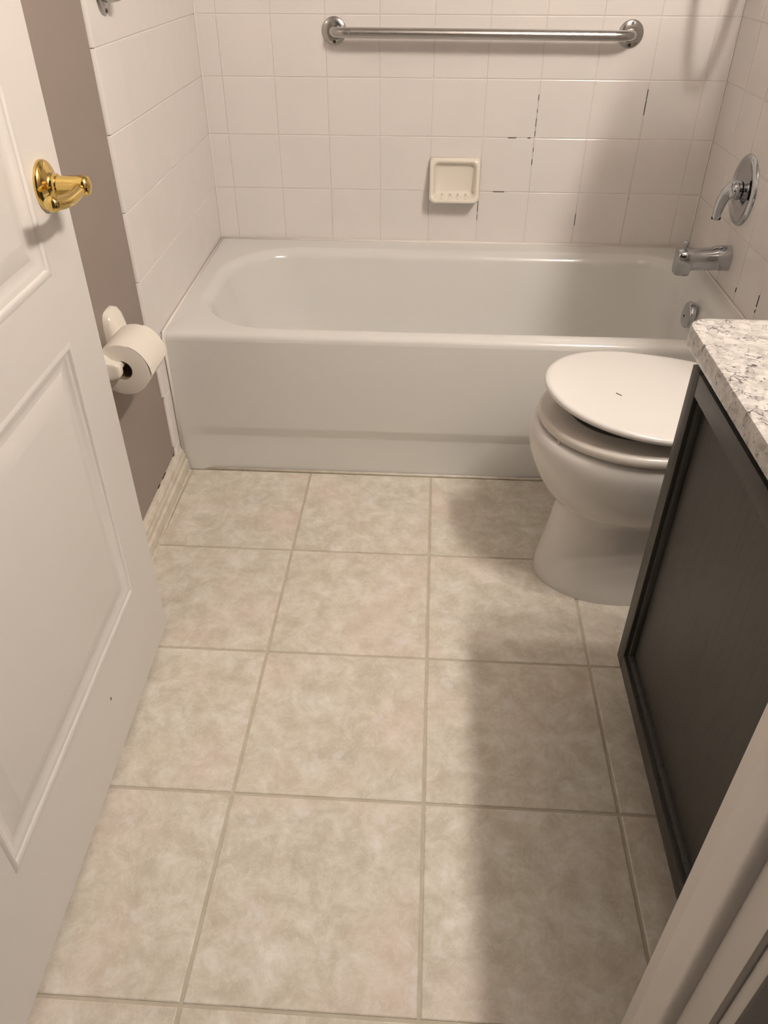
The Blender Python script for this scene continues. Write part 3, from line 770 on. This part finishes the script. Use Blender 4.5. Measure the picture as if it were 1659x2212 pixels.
# ------------------------------------------------------------------ toilet paper holder and roll
RX, RZ, RY0, RY1 = 0.0805, 0.5062, -1.160, -1.056
RR = 0.0540
wx = lambda y: -0.03 * y - 0.008
hp = tag(empty('toilet_paper_holder', (wx(-1.115), -1.115, RZ)), 'cream ceramic toilet paper holder on the taupe wall', 'paper holder')
def HP(o): o.parent = hp; o.matrix_parent_inverse = Matrix.Translation((-wx(-1.115), 1.115, -RZ)); return o
for yy, sgn, fz_ in ((RY1 + 0.013, 1, 1.0), (RY0 - 0.013, -1, 0.55)):
    bm = bmesh.new(); x0 = wx(yy)
    lps = []
    for t, hz, hy in ((0.0, 0.052, 0.029), (0.012, 0.052, 0.029), (0.019, 0.048, 0.027), (0.025, 0.038, 0.021), (0.031, 0.027, 0.0155), (0.037, 0.0205, 0.012), (0.047, 0.0175, 0.0105), (0.054, 0.0135, 0.0095), (0.058, 0.007, 0.006)):
        zoff = 0.022 * fz_ * max(0.0, 1 - max(0, t - 0.010) / 0.026)
        hz = hz if hz < 0.022 else max(0.0215, hz * fz_)
        lps.append([(x0 + t, yy + hy * (1.25 if sgn > 0 else 1.0) * math.copysign(abs(math.cos(a)) ** 0.5, math.cos(a)), RZ + 0.002 + zoff + hz * math.copysign(abs(math.sin(a)) ** 0.5, math.sin(a))) for a in [2 * PI * k / 28 for k in range(28)]])
    add_loops(bm, lps, True, True, True)
    HP(obj('post', bm, 'holder', None, True, angle=60))
bm = bmesh.new(); add_tube(bm, [(RX - 0.004, RY0 - 0.006, RZ + 0.0075), (RX - 0.004, RY1 + 0.006, RZ + 0.0075)], 0.0085, 18)
HP(obj('rod', bm, 'holder', None, True, angle=60))
pr = tag(empty('toilet_paper_roll', (RX, (RY0 + RY1) / 2, RZ)), 'white toilet paper roll hanging by the open door', 'paper roll')
bm = bmesh.new()
cz = -0.004
L = [[(r * math.cos(a), y, r * math.sin(a) + cz) for a in [2 * PI * k / 56 for k in range(56)]] for r, y in ((0.0205, -0.053), (RR - 0.002, -0.053), (RR - 0.0003, -0.0523), (RR, -0.051), (RR, 0.051), (RR - 0.0003, 0.0523), (RR - 0.002, 0.053), (0.0205, 0.053), (0.0205, -0.053))]
add_loops(bm, L, True)
bmesh.ops.remove_doubles(bm, verts=bm.verts[:], dist=1e-5)
obj('paper', bm, 'paper', pr, True, angle=50)
bm = bmesh.new()
L = [[(r * math.cos(a), y, r * math.sin(a) + cz) for a in [2 * PI * k / 32 for k in range(32)]] for r, y in ((0.0203, -0.0525), (0.0203, 0.0525), (0.0193, 0.0525), (0.0193, -0.0525), (0.0203, -0.0525))]
add_loops(bm, L, True); obj('cardboard_core', bm, 'card', pr, True, angle=50)
# loose end of the sheet standing off the roll
bm = bmesh.new()
def sheet(off):
    pts = []
    for k in range(13):
        a = math.radians(70 - 78 * k / 12)
        rr = RR + 0.0006 + off + (0.0 if k < 7 else 0.0045 * ((k - 6) / 6) ** 1.3)
        pts.append((rr * math.cos(a), rr * math.sin(a) + cz))
    return pts
so, si = sheet(0.0007), sheet(0.0)
ring = so + si[::-1]
add_loops(bm, [[(x, y, z) for x, z in ring] for y in (-0.0525, 0.0525)], True, True, True)
obj('loose_sheet', bm, 'paper', pr, True, angle=50)

# ------------------------------------------------------------------ lamp over the vanity (above the picture)
LX, LZ = 1.52, 2.15
vl = tag(empty('vanity_light', (XW, -1.82, LZ)), 'bar of round globe bulbs on the wall above the vanity', 'light')
bm = bmesh.new(); add_box(bm, -0.03, 0.0, -0.26, 0.26, -0.055, 0.055, 0.006, 2); obj('back_plate', bm, 'chrome', vl, True, angle=40)
for k in range(3):
    yy = -0.16 + 0.16 * k
    bm = bmesh.new(); add_lathe(bm, [(0.028, 0.028), (0.028, 0.05), (0.020, 0.07), (0.018, 0.10)], (0, yy, 0), (-1, 0, 0), 24); obj('socket', bm, 'chrome', vl, True, angle=50)
    bm = bmesh.new(); bmesh.ops.create_uvsphere(bm, u_segments=24, v_segments=14, radius=0.042, matrix=Matrix.Translation((LX - XW, yy, 0)))
    obj('globe', bm, 'globe', vl, True)

# ------------------------------------------------------------------ hand shower hose (above the picture, throws the looped shadow)
hs = tag(empty('hand_shower', (XR, -0.40, 1.80)), 'chrome hand shower with a looped hose on the right wall', 'shower')
bm = bmesh.new(); add_lathe(bm, [(0.03, 0.0), (0.03, 0.004), (0.012, 0.008), (0.0115, 0.06)], (0, 0, 0), (-1, 0, 0), 24); obj('wall_arm', bm, 'chrome', hs, True, angle=50)
bm = bmesh.new(); add_tube(bm, bez((-0.05, 0, 0), (-0.08, 0, 0.0), (-0.10, 0.0, 0.03), (-0.13, 0, 0.12), 10), [0.013] * 11, 16); obj('handle', bm, 'chrome', hs, True, angle=60)
bm = bmesh.new(); add_lathe(bm, [(0.012, 0.0), (0.03, 0.02), (0.042, 0.035), (0.042, 0.042), (0.0, 0.044)], (-0.13, 0, 0.11), (-0.8, 0, -0.4), 28); obj('spray_head', bm, 'chrome', hs, True, angle=50)
bm = bmesh.new()
pts = bez((-0.016, 0.0, -0.02), (-0.016, 0.0, -0.35), (-0.012, 0.0, -0.635), (-0.062, 0, -0.635), 22) + bez((-0.062, 0, -0.635), (-0.115, 0.0, -0.635), (-0.115, 0.0, -0.35), (-0.07, 0, 0.0), 22)[1:]
add_tube(bm, pts, 0.0095, 12); obj('hose', bm, 'hose', hs, True, angle=60)

# ------------------------------------------------------------------ added cabinet (unseen above the picture, put there to shade the tap end)
wc = tag(empty('shade_cabinet', (XW, -1.12, 1.18)), 'small white cabinet added unseen above the toilet to shade the back wall', 'cabinet')
bm = bmesh.new(); add_box(bm, -0.235, 0.0, -0.185, 0.185, 0.0, 0.345, 0.003, 2); obj('body', bm, 'wood_white', wc, True, angle=35)
for y0, y1 in ((-0.184, -0.001), (0.001, 0.184)):
    bm = bmesh.new(); add_box(bm, -0.252, -0.236, y0, y1, 0.002, 0.343, 0.003, 2); dr = obj('door', bm, 'wood_white', wc, True, angle=35)
    yk = y1 - 0.025 if y0 < -0.1 else y0 + 0.025
    bm = bmesh.new(); add_lathe(bm, [(0.005, 0.0), (0.005, 0.012), (0.012, 0.018), (0.010, 0.024), (0.0, 0.025)], (-0.252, yk, 0.06), (-1, 0, 0), 16); obj('knob', bm, 'chrome', dr, True)
tw = tag(empty('shade_towel', (XW - 0.12, -1.12, 1.526)), 'folded towel added on the unseen cabinet to shape its shadow', 'towel')  # unseen towel, added to round off the top of the cabinet's shadow
bm = bmesh.new(); add_box(bm, -0.09, 0.10, -0.16, 0.16, 0.0, 0.035, 0.016, 4); obj('towel', bm, 'paper', tw, True, angle=60)
